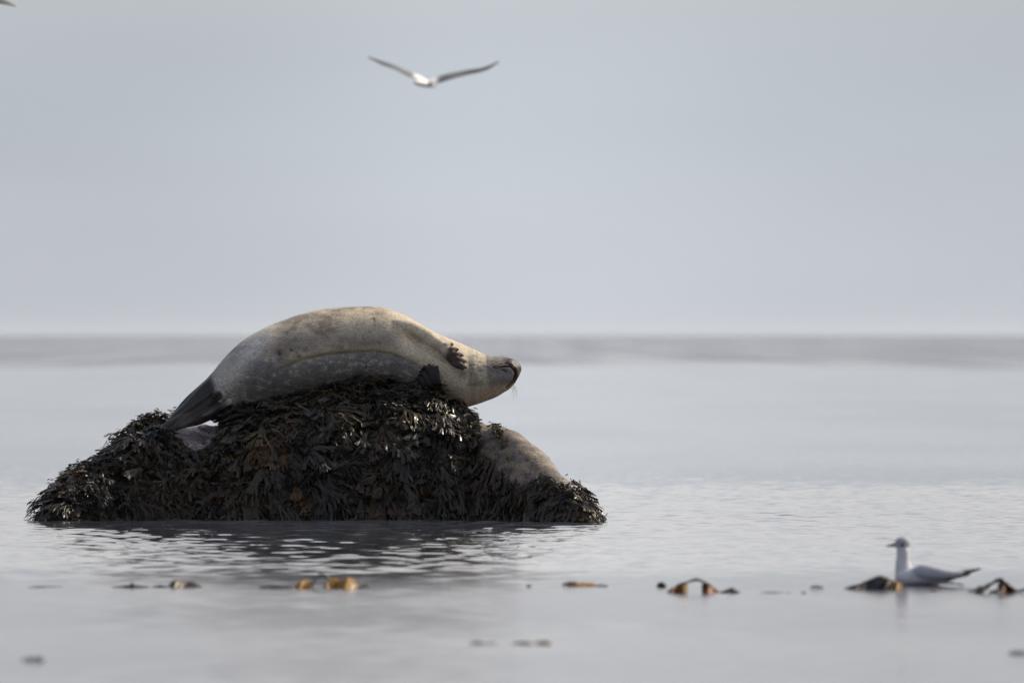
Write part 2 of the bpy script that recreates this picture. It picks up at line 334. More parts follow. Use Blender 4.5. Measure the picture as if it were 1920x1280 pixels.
# ------------------------------------------------------------------ rock
RIDGE = np.array([(90, 1010), (100, 970), (118, 938), (145, 908), (178, 886), (208, 856), (235, 826), (268, 808), (300, 802), (340, 805), (385, 802), (420, 796),
                  (445, 782), (480, 768), (520, 755), (560, 744), (640, 730), (720, 725), (790, 736), (830, 754), (865, 782), (910, 796), (935, 797), (965, 805), (1000, 832),
                  (1035, 866), (1070, 905), (1102, 944), (1122, 975), (1132, 1010)], float)
def front_y(px): return 48.45 - 0.30 * G(px - 60, 150) - 0.75 * sstep(px, 850, 1140)
def half_y(px):
    t = np.clip((px - 40) / 1105, 0, 1); return 0.12 + 0.52 * np.sqrt(np.clip(1 - (2 * t - 1) ** 2, 0, 1)) - 0.10 * G(px - 392, 45)
def build_rock():
    n, m = 300, 150
    px = np.linspace(86, 1136, n); h = np.interp(px, RIDGE[:, 0], RIDGE[:, 1])
    k = np.hanning(11); k /= k.sum(); h = np.convolve(np.pad(h, 5, mode='edge'), k, 'valid')
    zr = CAM_H + (HZ - h) * 49.0 / F; zr[0] = zr[-1] = -.3
    xr = (px - 960) * 49.0 / F
    a = half_y(px); yr = front_y(px) + a; zb = -0.35
    t = np.linspace(0, np.pi, m)
    ct = np.cos(t)[None]; st = np.sin(t)[None]
    Y = yr[:, None] - a[:, None] * np.sign(ct) * abs(ct) ** .85 * np.where(ct < 0, 1.1, 1.0)
    Z = zb + (zr[:, None] - zb) * st ** .62
    X = np.repeat(xr[:, None], m, 1)
    v = np.stack([X, Y, Z], -1).reshape(-1, 3)
    me = mesh_from('rock', v, grid_faces(n, m)[:, ::-1]); no = get_no(me)
    d = 0.030 * fbm(v * 3.2, 21, 3) + 0.050 * fbm(v * 6.5, 31, 3)
    pxx, pyy = to_px(v)
    sm = sstep(pxx, 880, 930) * (pyy < 905)           # the bare boulder is smooth
    d = d * (1 - .7 * sm)
    ring = G(v[:, 0] * 435 + 960 - 395, 26) * sstep(v[:, 2], -.1, .1) * (v[:, 1] < 49)
    v = v + no * d[:, None] - no * (0.04 * ring)[:, None]
    put_co(me, v); smooth(me)
    c = np.tile(np.array([.30, .27, .225]), (len(v), 1)); lf = (1 - sstep(pxx, 430, 480))[:, None]
    c = c * (1 - lf) + np.array([.62, .57, .62]) * lf
    bm_ = np.maximum(sstep(pxx, 875, 900), sstep(pxx, 318, 336) * (1 - sstep(pxx, 415, 430)) * (1 - sstep(pyy, 846, 860)))[:, None]; c = c * bm_ + np.array([.045, .042, .035]) * (1 - bm_)
    low = (1 - sstep(v[:, 2] + .05 * fbm(v * 5, 3), .02, .14))[:, None]; c = c * (1 - low) + np.array([.045, .042, .035]) * low
    set_col(me, c)
    return link('rock', me, M_ROCK, label='low rock almost covered in dark wrack with a bare tan shoulder at its right end', cat='rock')
ROCK = build_rock()

# ------------------------------------------------------------------ wrack draped over the rock
def in_poly(x, y, poly):
    c = False; j = len(poly) - 1
    for i in range(len(poly)):
        if (poly[i][1] > y) != (poly[j][1] > y) and x < (poly[j][0] - poly[i][0]) * (y - poly[i][1]) / (poly[j][1] - poly[i][1]) + poly[i][0]: c = not c
        j = i
    return c
BARE = [[(893, 762), (925, 755), (1015, 790), (1095, 890), (1068, 902), (1035, 893), (1012, 882), (1000, 893), (985, 904), (962, 900), (942, 872), (918, 852), (900, 835), (903, 812)],
        [(336, 790), (412, 790), (412, 815), (392, 838), (372, 846), (352, 836), (338, 818)]]
def in_bare0(x, y):
    if not in_poly(x, y, BARE[0]): return False
    pth = [(922, 790), (938, 812), (944, 838), (957, 862)]
    for (ax, ay), (bx, by) in zip(pth[:-1], pth[1:]):
        u = max(0, min(1, ((x - ax) * (bx - ax) + (y - ay) * (by - ay)) / ((bx - ax) ** 2 + (by - ay) ** 2)))
        if math.hypot(x - ax - u * (bx - ax), y - ay - u * (by - ay)) < 6.5 - 2 * u: return False
    return True
def build_weed():
    me = ROCK.data; v = get_co(me); f = [tuple(p.vertices) for p in me.polygons]
    bvh = BVHTree.FromPolygons([Vector(c) for c in v], f)
    no = get_no(me)
    V = []; Q = []; C = []
    rnd = random.random; ru = random.uniform; gauss = random.gauss
    down = Vector((0, 0, -1))
    def strip(pos, d, w, seg, steps, lift, drape, tw, level, col, taper):
        prev = None; L = len(V)
        for s in range(steps + 1):
            hit = bvh.find_nearest(pos)
            if hit[0] is None: return
            n = hit[1]; sd = (pos - hit[0]).dot(n)
            if sd < 0 and (pos - hit[0]).length > .2: return
            pos = pos + n * ((lift - sd) * .45)
            g = down - n * down.dot(n)
            d = (d - n * max(0, d.dot(n)) * .25 + g * drape + Vector((gauss(0, .09), gauss(0, .09), gauss(0, .09)))).normalized()
            lat = d.cross(n)
            if lat.length < .1: lat = Vector((1, 0, 0))
            lat.normalize(); up = lat.cross(d)
            a = tw + .3 * math.sin(s * .9 + tw * 5); lat = lat * math.cos(a) + up * math.sin(a)
            u = s / steps; ww = w * (1 - taper * u) * (.65 + .35 * math.sin(min(1, u * 2.5 + .25) * 1.57))
            if level >= 3 and s == steps: ww *= .75
            V.append(pos - lat * ww); V.append(pos + up * ww * .25); V.append(pos + lat * ww)
            sh = ru(.85, 1.15); C.extend([(col[0] * sh, col[1] * sh, col[2] * sh)] * 3)
            if s:
                b = len(V) - 3; Q.append((b - 3, b - 2, b + 1, b)); Q.append((b - 2, b - 1, b + 2, b + 1))
            if s < steps: pos = pos + d * seg
            lift *= 1.04
            if pos.z < -.05: return
            px_, py_ = 960 + pos.x * F / 49, HZ + (CAM_H - pos.z) * F / 49
            if pos.y < 49.4 and (in_bare0(px_, py_) or in_poly(px_, py_, BARE[1])) and rnd() < .85: return
        if level < 3 and (level < 2 or rnd() < .8):
            sp = ru(.12, .30)
            for sg in (-1, 1):
                if rnd() < .06: continue
                q = Matrix.Rotation(sg * sp + gauss(0, .1), 3, n)
                strip(pos - d * seg * .3, q @ d, w * .86, seg * .92, max(2, steps - 1), lift * 1.02, drape, tw + gauss(0, .25), level + 1, col, .1)
    dark = [(.030, .029, .026), (.045, .042, .037), (.018, .017, .017), (.050, .040, .027), (.050, .042, .027), (.045, .047, .028), (.050, .034, .020), (.075, .072, .066), (.022, .020, .018), (.016, .015, .014), (.028, .025, .022)]
    amber = [(.10, .060, .014), (.080, .042, .014), (.07, .062, .016)]
    idx_all = np.where((v[:, 2] > -.03) & (v[:, 1] < 49.75))[0]
    SW = fbm(v * 5.5, 77, 2) * 2.2; PC = fbm(v * 6, 91, 3)
    w_ = np.where(v[idx_all, 1] < 49.15, 1.0, .30) * np.where(no[idx_all, 2] > .6, 1.2, 1.0)
    ix = 960 + v[idx_all, 0] * F / 49; w_ = w_ * np.where((abs(ix - 940) < 22) & (v[idx_all, 1] < 48.9) & (v[idx_all, 2] > .2), 1.5, 1.0) * np.where((ix > 960) & (v[idx_all, 1] < 48.9), 2.6, 1.0) * np.where((ix > 850) & (ix < 940) & (v[idx_all, 1] > 49.05), 0.0, 1.0) * np.where((ix > 893) & (ix < 1075) & (v[idx_all, 1] > 48.8), 0.0, 1.0)
    pick = np.random.default_rng(3).choice(idx_all, 1150, p=w_ / w_.sum())
    for i in pick:
        p = Vector(v[i]) + Vector((gauss(0, .015), gauss(0, .015), gauss(0, .01))); n = Vector(no[i])
        px_, py_ = 960 + p.x * F / 49, HZ + (CAM_H - p.z) * F / 49
        if p.y < 49.3:
            if in_bare0(px_, py_) and rnd() < .985: continue
            if in_poly(px_, py_, BARE[1]) or (325 < px_ < 410 and py_ < 842): continue
        right = px_ > 850; left = px_ < 430
        g = down - n * down.dot(n)
        if g.length < .05: g = Vector((gauss(0, 1), -1, 0))
        sw = (1.6 if px_ < 880 else .5) * SW[i] + gauss(0, .4)
        base = (Matrix.Rotation(sw, 3, n) @ g.normalized() + Vector((0, gauss(0, .2), gauss(0, .15)))).normalized()
        size = ru(.5, 1.2) * (.72 if right else .85 if left else 1.1)
        wd = ru(.0045, .0105) * (.75 if left else .8 if right else 1.1)
        pc = PC[i]; ccol = (random.choice(dark[:3] + dark[8:]) if pc < -.12 else random.choice(dark[3:7]) if pc > .2 else random.choice(dark)) if rnd() > .04 else random.choice(amber)
        clift = ru(.006, .045) * (.5 if px_ > 850 else 1)
        for k in range(random.randint(4, 8)):
            sp = (base + Vector((gauss(0, .28), gauss(0, .25), gauss(0, .22)))).normalized()
            cc = ccol if rnd() < .85 else (random.choice(dark) if rnd() < .9 else random.choice(amber))
            strip(p + Vector((gauss(0, .014), gauss(0, .014), gauss(0, .008))), sp, wd * ru(.8, 1.3), .021 * size, random.randint(2, 4), clift * ru(.5, 1.3), ru(.02, .22), gauss(0, .3), 0, cc, .05)
    # a finer crinkled under- and overgrowth between the long fans
    for i in np.random.default_rng(8).choice(idx_all, 2600, p=w_ / w_.sum()):
        p = Vector(v[i]); n = Vector(no[i]); px_, py_ = 960 + p.x * F / 49, HZ + (CAM_H - p.z) * F / 49
        if p.y < 49.3 and ((in_bare0(px_, py_) and rnd() < .985) or in_poly(px_, py_, BARE[1]) or (325 < px_ < 410 and py_ < 842)): continue
        pc = PC[i] + gauss(0, .15); cc = random.choice(dark[:3] + dark[8:]) if pc < -.1 else random.choice(dark[3:8]) if pc > .1 else random.choice(dark)
        if rnd() < .07: cc = random.choice(amber)
        hl = ru(.012, .055) * (.4 if px_ > 850 else 1)
        for k in range(random.randint(3, 6)):
            d = (Vector((gauss(0, .8), gauss(0, .5), gauss(-.25, .6) if px_ < 880 else gauss(-.7, .3))) + n * ru(0, .5)).normalized()
            strip(p + Vector((gauss(0, .02), gauss(0, .01), gauss(0, .02))) + n * hl * .6, d, ru(.0022, .0048), ru(.008, .014), 3, hl, ru(.02, .2), gauss(0, .9), random.choice((1, 1, 2)), cc, .05)
    # short tufts that stand up along the outline
    ridge = np.where((no[:, 2] > .45) & (v[:, 2] > -.02) & (v[:, 1] < 49.6))[0]
    for i in np.random.default_rng(9).choice(ridge, 480):
        p = Vector(v[i]); n = Vector(no[i]); px_, py_ = 960 + p.x * F / 49, HZ + (CAM_H - p.z) * F / 49
        if in_bare0(px_, py_) or in_poly(px_, py_, BARE[1]): continue
        if 905 < px_ < 1065 or 296 < px_ < 362: continue
        seal = 440 < px_ < 900
        cc = random.choice(dark) if rnd() > .2 else random.choice(amber)
        for k in range(random.randint(3, 6)):
            d = (n * (.15 if seal else .55) + Vector((gauss(0, .6), gauss(-.1, .4), gauss(0, .25)))).normalized()
            strip(p + n * .008, d, ru(.0028, .0052), .011 if not seal else .014, 3, ru(.006, .02) if seal else ru(.012, .036), .12, gauss(0, .5), 1, cc, .05)
    m2 = mesh_from('seaweed', np.array([tuple(q) for q in V]), np.array(Q))
    set_col(m2, np.array(C) * np.array([.74, .64, .52]))
    print('weed quads', len(Q))
    smooth(m2)
    return link('seaweed', m2, M_WEED, label='thick mat of wet dark brown wrack hanging over the rock', cat='seaweed', kind='stuff')
build_weed()

# ------------------------------------------------------------------ seal
TOP = np.array([(303, 799), (306, 795), (315, 789), (330, 771), (350, 752), (370, 731), (385, 713), (400, 697), (420, 672), (440, 652), (460, 637), (480, 624), (500, 613), (520, 604),
                (540, 596), (560, 590), (580, 585), (600, 581), (640, 577), (680, 575.5), (700, 575.5), (720, 577), (740, 582), (760, 590), (780, 601), (800, 612), (820, 624),
                (840, 633), (860, 641), (880, 650), (900, 659), (915, 666), (935, 669), (950, 671), (960, 673), (968, 676), (973, 680), (976, 684), (977.5, 688), (978, 691)], float)
BOT = np.array([(303, 803), (306, 805), (315, 806), (340, 804), (370, 797), (400, 786), (420, 778), (440, 774), (460, 769), (480, 764), (500, 758), (540, 747), (580, 736), (620, 727),
                (660, 720), (700, 718), (740, 721), (780, 731), (800, 738), (820, 746), (840, 757), (860, 765), (870, 766), (880, 763), (900, 757), (920, 749), (935, 742),
                (950, 732), (960, 723), (968, 713), (974, 703), (977, 696), (978, 692)], float)
SD = 48.98     # depth of the seal's middle
def SP(px, py, dy=0.0): return P(px, py, 49.0) + np.array([0, SD - 49.0 + dy, 0])
def build_seal():
    n, m = 420, 120
    s = np.linspace(0, 1, n); px = 303 + 675 * (0.5 - 0.5 * np.cos(np.pi * s)) * .85 + 675 * s * .15
    tp = np.interp(px, TOP[:, 0], TOP[:, 1]); bt = np.interp(px, BOT[:, 0], BOT[:, 1])
    k = np.hanning(13); k /= k.sum()
    def sm(a): return np.convolve(np.pad(a, 6, mode='reflect', reflect_type='odd'), k, 'valid')
    tp, bt = sm(tp), sm(bt)
    ratio = np.interp(px, [303, 340, 400, 450, 520, 600, 700, 780, 850, 900, 940, 978], [.9, .62, .62, .75, .72, .66, .64, .64, .60, .56, .60, .75])
    hh = np.maximum((bt - tp) / 2, .3) * 49 / F; w = hh * ratio * 2 * .86
    w = np.minimum(w, np.interp(px, [303, 340, 400, 450, 978], [.03, .06, .10, .3, .3]))
    zc = CAM_H + (HZ - (tp + bt) / 2) * 49 / F; xc = (px - 960) * 49 / F
    dyc = np.interp(px, [303, 420, 520, 700, 900, 978], [-.27, -.05, .0, .02, .0, -.03])
    t = np.linspace(0, 2 * np.pi, m, endpoint=False)
    # belly bulges up and towards the camera, the lower flank tucks in under the fold
    ca, sa = np.cos(t), np.sin(t)
    tuck = 1 - 0.10 * np.exp(-((t - 3.9) / .5) ** 2)
    Y = SD + dyc[:, None] + w[:, None] * (ca * tuck)[None]
    Z = zc[:, None] + hh[:, None] * sa[None]
    X = np.repeat(xc[:, None], m, 1)
    v = np.stack([X, Y, Z], -1).reshape(-1, 3)
    f = [tuple(q) for q in grid_faces(n, m, True)]
    e0 = np.array([xc[0] - .002, SD + dyc[0], zc[0]]); e1 = np.array([xc[-1] + .0005, SD + dyc[-1], zc[-1]])
    v = np.vstack([v, e0, e1])
    for j in range(m):
        f.append((n * m, (j + 1) % m, j)); f.append((n * m + 1, (n - 1) * m + j, (n - 1) * m + (j + 1) % m))
    parts = [(v, f)]; HANDS = []; LOWS = []
    U = 49 / F
    def surf(x_, y_):       # y of the body's front surface at this pixel
        t_ = np.interp(x_, TOP[:, 0], TOP[:, 1]); b_ = np.interp(x_, BOT[:, 0], BOT[:, 1]); c_ = (t_ + b_) / 2; h_ = (b_ - t_) / 2
        q = min(1, abs(y_ - c_) / h_); ww = np.interp(x_, px, w); return -ww * math.sqrt(1 - q * q) + np.interp(x_, px, dyc)
    def inner(x_, y_, dl):       # a point dl below the skin under this pixel
        t_ = np.interp(x_, TOP[:, 0], TOP[:, 1]); b_ = np.interp(x_, BOT[:, 0], BOT[:, 1]); c_ = (t_ + b_) / 2; h_ = (b_ - t_) / 2 * U
        zz = (c_ - y_) * U; ww = np.interp(x_, px, w); yy = surf(x_, y_) - np.interp(x_, px, dyc)
        nn = np.array([0, yy / ww ** 2, zz / h_ ** 2]); nn /= np.linalg.norm(nn)
        return SP(x_, y_, surf(x_, y_)) - nn * dl
    # upper foreflipper: arm lying over the chest, wrist, hand with five clawed digits
    arm = [(680, 598), (710, 597), (738, 602), (765, 612), (790, 626), (812, 640), (829, 651)]
    parts.append(tube([inner(x, y, o_) for (x, y), o_ in zip(arm, (.066, .048, .034, .022, .012, .004, -.002))], [8 * U, 13 * U, 16 * U, 18 * U, 18 * U, 15 * U, 11 * U], [.020, .028, .034, .038, .040, .036, .026]))
    tips = [(846, 645), (856, 655), (865, 666), (871, 678), (871, 689)]; bases = [(829, 652), (834, 658), (840, 665), (846, 672), (851, 679)]
    palm = [SP(x, y, surf(x, y) - o_) for (x, y), o_ in zip([(820, 648), (832, 656), (844, 669), (856, 683)], (.006, .018, .022, .018))]
    parts.append(tube(palm, [.018, .020, .022, .014], [.020, .018, .016, .010])); HANDS.append(palm[1:])
    for (ex, ey), (bx, by) in zip(tips, bases):
        b_ = SP(bx, by, surf(bx, by) - .022); e = SP(ex, ey, surf(ex, ey) - .036); mid = b_ * .5 + e * .5 + np.array([0, -.010, .0])
        HANDS.append([b_, mid, e]); parts.append(tube([b_, mid, e], [.0160, .0160, .0120], [.012, .012, .0095]))
        parts.append(tube([e + np.array([0, -.002, .002]), e + np.array([.007, -.006, .003]), e + np.array([.012, -.004, -.006])], [.0045, .004, .0018], [.0045, .004, .0018], sub=3))
    # lower foreflipper: black, pressed between chest and weed
    b0 = SP(826, 748, surf(826, 742) * .9 - .028)
    for (ex, ey) in ((813, 685), (803, 689), (795, 698), (790, 709), (788, 721)):
        e = SP(ex, ey, surf(ex, ey) - .006); mid = b0 * .45 + e * .55 + np.array([0, -.016, 0])
        LOWS.append((b0, mid, e)); parts.append(tube([b0, mid, e], [.020, .020, .0105], [.018, .016, .009]))
        parts.append(tube([e, e + np.array([-.010, -.003, .004]), e + np.array([-.017, .0, .002])], [.0045, .004, .002], [.0045, .004, .002], sub=3))
    # hind flippers: two fans pressed together, and the little tail
    for pts, ra, rb, dy in (([(408, 756), (380, 772), (350, 787), (322, 797), (306, 803)], [15, 16, 14, 10, 4], [.030, .026, .020, .014, .007], -.055),
                            ([(412, 718), (385, 738), (358, 760), (335, 778), (320, 789)], [22, 19, 15, 10, 4], [.040, .032, .024, .016, .008], .02)):
        parts.append(tube([SP(x, y, dy + np.interp(x, [303, 420], [-.27, -.05])) for x, y in pts], [q * U for q in ra], rb))
    parts.append(tube([inner(422, 750, .004), inner(422, 739, -.004), inner(415, 731, -.007), inner(407, 735, -.006), inner(403, 746, .002)], [4 * U, 4.6 * U, 4.6 * U, 4 * U, 2.5 * U], [.012, .013, .013, .010, .006]))
    parts.append(tube([inner(434, 755, .012), inner(415, 760, .0), inner(396, 769, -.004), inner(372, 779, -.002), inner(350, 789, .002)], [6 * U, 8 * U, 8 * U, 7 * U, 3 * U], [.02, .022, .02, .016, .010]))
    me = remesh('seal', parts, 0.0027, 2)
    co = get_co(me); no = get_no(me)
    X, Yp = to_px(co); fr = sstep(-no[:, 1], -.15, .25)      # 1 on the side with the belly
    # belly fold
    cx = [500, 520, 545, 575, 620, 700, 740, 780, 805]; cy = [702, 692, 682, 671, 662, 657, 663, 681, 700]
    cr_ = np.interp(X, cx, cy); dd = Yp - cr_; ef = sstep(X, 500, 570) * (1 - sstep(X, 770, 812)) * fr
    disp = ef * (0.008 * G(dd + 12, 15) - 0.008 * G(dd - 3, 5) + .010 * G(dd - 30, 20))
    # hollow behind the arm, shoulder furrow, neck furrows
    disp += fr * (-0.009 * G(X - 775, 22) * G(Yp - 648, 15))
    for x0, s_, a_ in ((880, 7, .0022), (896, 4, .0020), (905, 5, .0016), (913, 4.5, .0016)): disp -= fr * a_ * G(X - x0 - (Yp - 700) * .06, s_)
    disp += fr * 0.003 * np.sin((X * .35 + Yp * .9) / 6.5) * G(X - 815, 26) * G(Yp - 640, 16)
    # wrinkles on the chest around the flippers
    disp += fr * .0012 * fbm(np.stack([X / 9, Yp / 3.2, 0 * X], 1), 8, 3) * sstep(X, 730, 830)
    # long low muscle relief
    disp += .006 * fbm(co * np.array([5, 5, 9]), 41, 3) * sstep(X, 400, 470) * (1 - sstep(X, 900, 930))
    al = np.array([(757, 624), (772, 631), (788, 643), (803, 656), (820, 664), (836, 674)], float); da = np.full(len(co), 1e9)
    for (ax, ay), (bx, by) in zip(al[:-1], al[1:]):
        u = np.clip(((X - ax) * (bx - ax) + (Yp - ay) * (by - ay)) / ((bx - ax) ** 2 + (by - ay) ** 2), 0, 1)
        da = np.minimum(da, np.hypot(X - ax - u * (bx - ax), Yp - ay - u * (by - ay)))
    disp -= fr * (.009 * G(da, 4.5) + .008 * G(da, 11)) * sstep(X, 752, 775)
    # mouth groove and chin
    ml = np.array([(926, 689), (938, 687), (950, 686), (958, 688), (964, 694), (965.5, 702), (962, 711), (956, 719), (950, 726)], float)
    dm = np.full(len(co), 1e9)
    for (ax, ay), (bx, by) in zip(ml[:-1], ml[1:]):
        u = np.clip(((X - ax) * (bx - ax) + (Yp - ay) * (by - ay)) / ((bx - ax) ** 2 + (by - ay) ** 2), 0, 1)
        dm = np.minimum(dm, np.hypot(X - ax - u * (bx - ax), Yp - ay - u * (by - ay)))
    mf = fr * (X > 915)
    disp -= mf * .0055 * G(dm, 1.9); disp += mf * .004 * G(dm - 4.5, 3)
    disp += mf * (.010 * G(X - 947, 11) * G(Yp - 706, 11)) - mf * .006 * G((Yp - 695) - (X - 946) * .45, 2.2) * G(X - 946, 6)
    disp += mf * .007 * G(X - 955, 9) * G(Yp - 677, 7)
    # hind flipper digits
    hf = (1 - sstep(X, 385, 425)); ax = (X - 303) * .70 + (Yp - 803) * .71; pr = (X - 303) * .60 + (Yp - 803) * .80
    disp += hf * fr * .0035 * np.sin(pr / 2.9 + 1) * sstep(X, 310, 335)
    disp += hf * fr * (-.006 * G(pr + 3 - (X - 340) * .05, 2.6))
    co = co + no * disp[:, None]; put_co(me, co)
    # the upper side must follow the photographed outline: done by the loft itself
    # ---- pelage
    def blend(c, k, w_):
        k = np.asarray(k); w_ = np.clip(w_, 0, 1)[:, None]; return c * (1 - w_) + k * w_
    q = co * 1.0
    nA = fbm(np.stack([X / 34, Yp / 20, co[:, 1] * 12], 1), 51, 4); nB = fbm(np.stack([X / 11, Yp / 7, co[:, 1] * 25], 1), 61, 3); nC = fbm(co * 90, 71, 2)
    nF = fbm(np.stack([(X + Yp * .8) / 7, (Yp - X * .35) / 3.0, co[:, 1] * 30], 1), 81, 3)
    nV = fbm(np.stack([(X + Yp * .5) / 26, (Yp - X * .3) / 11, co[:, 1] * 12], 1), 83, 4, .6)
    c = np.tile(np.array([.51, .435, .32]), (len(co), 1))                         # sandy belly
    c = blend(c, (.20, .165, .125), sstep(nA + .45 * nB, -.35, .4) * sstep(X, 470, 520) * (1 - sstep(X, 690, 760)))
    c = blend(c, (.21, .185, .15), G(Yp - (640 - (X - 600) * .02), 24) * (1 - sstep(X, 720, 790)) * sstep(X, 500, 560) * .75)
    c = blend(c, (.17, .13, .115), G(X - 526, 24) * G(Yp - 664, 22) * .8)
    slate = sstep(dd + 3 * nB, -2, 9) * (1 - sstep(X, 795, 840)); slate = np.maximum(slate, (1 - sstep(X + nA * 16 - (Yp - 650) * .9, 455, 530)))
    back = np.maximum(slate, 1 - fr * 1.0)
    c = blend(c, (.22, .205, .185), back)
    c = blend(c, (.52, .49, .45), back * sstep(1 - abs(nV) * 7, .2, .9) * sstep(nB, -.45, .15) * .85)                # pale flecks
    c = blend(c, (.15, .148, .15), back * sstep(-nA, -.05, .35) * .85)
    c = blend(c, (.46, .44, .40), G((X - 487) - (640 - Yp) * .75, 20) * G(Yp - 650, 42) * fr * (.6 + .5 * nF) * 1.6)
    c = blend(c, (.42, .39, .34), G(X - 428, 26) * G(Yp - 704, 34) * .85)            # pale hip next to the tail
    dkf = (1 - sstep(X + (Yp - 720) * -.25 + 3 * nB, 392, 408)); c = blend(c, (.022, .020, .019), dkf)
    dl = np.maximum(dkf, (1 - sstep(X, 412, 436)) * sstep(Yp, 742, 752)); c = blend(c, (.021, .019, .018), dl)
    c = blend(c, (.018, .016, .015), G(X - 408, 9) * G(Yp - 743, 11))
    c = blend(c, (.42, .40, .34), G(np.hypot(X - 412, Yp - 741) - 10.5, 2.0) * sstep(X, 409, 415) * fr * .95)
    c = blend(c, (.085, .055, .038), hf * fr * G(pr - 9, 4) * .7 * sstep(X, 320, 345)); c = blend(c, (.15, .135, .11), hf * fr * G((Yp - 772) + (X - 396) * .48, 4) * sstep(X, 335, 350) * (1 - sstep(X, 396, 412)) * .75)
    # rim of the hind flipper
    c = blend(c, (.34, .33, .29), (1 - sstep(X, 305, 309)) * .8)
    # throat, neck bands
    nk = sstep(X, 868, 885) * (1 - sstep(X, 925, 940)); band = sstep(fbm(np.stack([(X - (Yp - 700) * .1) / 6.5, Yp / 38, 0 * X], 1), 97, 3), -.25, .35)
    c = blend(c, (.20, .19, .15), nk * (.15 + .75 * band) * (1 - sstep(Yp, 715, 745)) * sstep(Yp, 655, 668)); c = blend(c, (.42, .36, .25), nk * sstep(-Yp, -668, -655) * .6)
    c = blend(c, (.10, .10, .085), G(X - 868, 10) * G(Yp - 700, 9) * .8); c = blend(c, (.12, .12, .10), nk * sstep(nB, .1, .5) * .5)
    c = blend(c, (.34, .28, .21), sstep(X, 838, 850) * sstep(Yp, 722, 745) * .8)
    c = blend(c, (.115, .105, .095), sstep(X + 9 * nB + 6 * nA + (Yp - 690) * .12, 900, 930) * (1 - sstep(Yp + 8 * nB, 712, 740)) * .85)
    c = blend(c, (.19, .18, .175), G(X - 945, 12) * G(Yp - 709, 10) * .9); c = blend(c, (.24, .22, .20), G(X - 927, 3.5) * G(Yp - 700, 14) * .8)
    muz = sstep(X + 4 * nB, 930, 958) * (1 - sstep(Yp, 684, 690)); outer = mf * sstep(X, 960, 966) * (1 - sstep(Yp, 724, 732)); c = blend(c, (.020, .015, .012), np.maximum(muz, outer) * .95)
    c = blend(c, (.016, .012, .011), sstep(X, 972, 975) * (1 - sstep(Yp, 694, 700)))
    c = blend(c, (.035, .016, .010), mf * G(dm, 2.4))
    c = blend(c, (.03, .025, .022), mf * G((Yp - 695) - (X - 946) * .45, 2.2) * G(X - 946, 7))
    c = blend(c, (.50, .42, .30), mf * G(dm - 6, 3.5) * sstep(Yp, 716, 722) * .8)
    # dark ears of hair, scars, marks and folds of a different colour
    for x0, y0, sx_, sy_, a_ in ((526, 662, 4, 6, .95), (548, 656, 3, 3.4, .95), (562, 668, 5, 3.4, .98), (703, 600, 1.5, 4, .9), (700, 598, 4, 1.3, .8), (687, 683, 1.5, 5, .9), (671, 703, 6, 1.4, .9), (667, 705, 1.6, 3, .8),
                              (683, 581, 1.8, 1.4, .5), (694, 621, 1.6, 3, .6), (711, 641, 1.4, 3, .6), (704, 610, 1.2, 2, .5)):
        c = blend(c, (.028, .022, .020), G(X - x0 - (Yp - y0) * .15, sx_) * G(Yp - y0, sy_) * a_ * fr)
    c = blend(c, (.72, .60, .43), G(X - 765, 17) * G(Yp - 637, 13) * fr * .8)  # sunlit patch below the upper arm, painted in as paler fur
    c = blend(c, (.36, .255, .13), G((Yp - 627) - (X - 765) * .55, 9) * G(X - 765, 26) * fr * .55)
    c = blend(c, (.58, .45, .30), ef * G(dd + 5, 5) * .3)
    # flippers are brown and black bare skin
    def near(segs):
        d_ = np.full(len(co), 1e9)
        for tri in segs:
            for a_, b_ in zip(tri[:-1], tri[1:]):
                ab = b_ - a_; u = np.clip((co - a_) @ ab / (ab @ ab), 0, 1)
                d_ = np.minimum(d_, np.linalg.norm(co - a_ - u[:, None] * ab, axis=1))
        return d_
    dh = near(HANDS); hand = (1 - sstep(dh, .0185, .0225)) * sstep(X + (Yp - 655) * .5, 832, 846)
    c = blend(c, (.055, .034, .026), hand)
    dt = near([(t_[1] * .4 + t_[2] * .6, t_[2] + np.array([.008, -.003, 0])) for t_ in HANDS[1:]]); c = blend(c, (.17, .115, .09), (1 - sstep(dt, .009, .013)) * .35)
    c = blend(c, (.28, .24, .19), G(X - 826, 12) * G(Yp - 648, 10) * .7)
    dl_ = near(LOWS); in_low = np.maximum((1 - sstep(dl_, .019, .023)) * sstep(Yp, 683, 687), (1 - sstep(near([(t_[2], t_[2] + np.array([-.018, 0, .003])) for t_ in LOWS]), .006, .008)))
    c = blend(c, (.020, .019, .021), in_low * 1.0)
    rough = np.full(len(co), .72); rough -= .25 * dl + .2 * muz + .15 * in_low
    c = np.clip(c * (1 + .14 * nC[:, None]), .006, .8)
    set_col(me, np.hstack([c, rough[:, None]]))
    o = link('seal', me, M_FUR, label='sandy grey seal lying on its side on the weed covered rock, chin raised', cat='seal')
    # whiskers
    r = random.Random(4); parts = []
    for k in range(15):
        a = SP(r.uniform(944, 962), r.uniform(674, 685), 0); x0 = 960 + a[0] * F / 49
        st = np.array([r.uniform(946, 962), r.uniform(674, 686)]); en = st + np.array([-r.uniform(26, 44), r.uniform(-8, 12)])
        md = (st + en) / 2 + np.array([0, -r.uniform(1, 4)])
        parts.append(tube([SP(*st, surf(min(st[0], 970), st[1]) + .003), SP(*md, surf(md[0], md[1]) - .014), SP(*en, surf(en[0], en[1]) - .016)], [.0009, .0007, .0003], [.0009, .0007, .0003], n=5, sub=4))
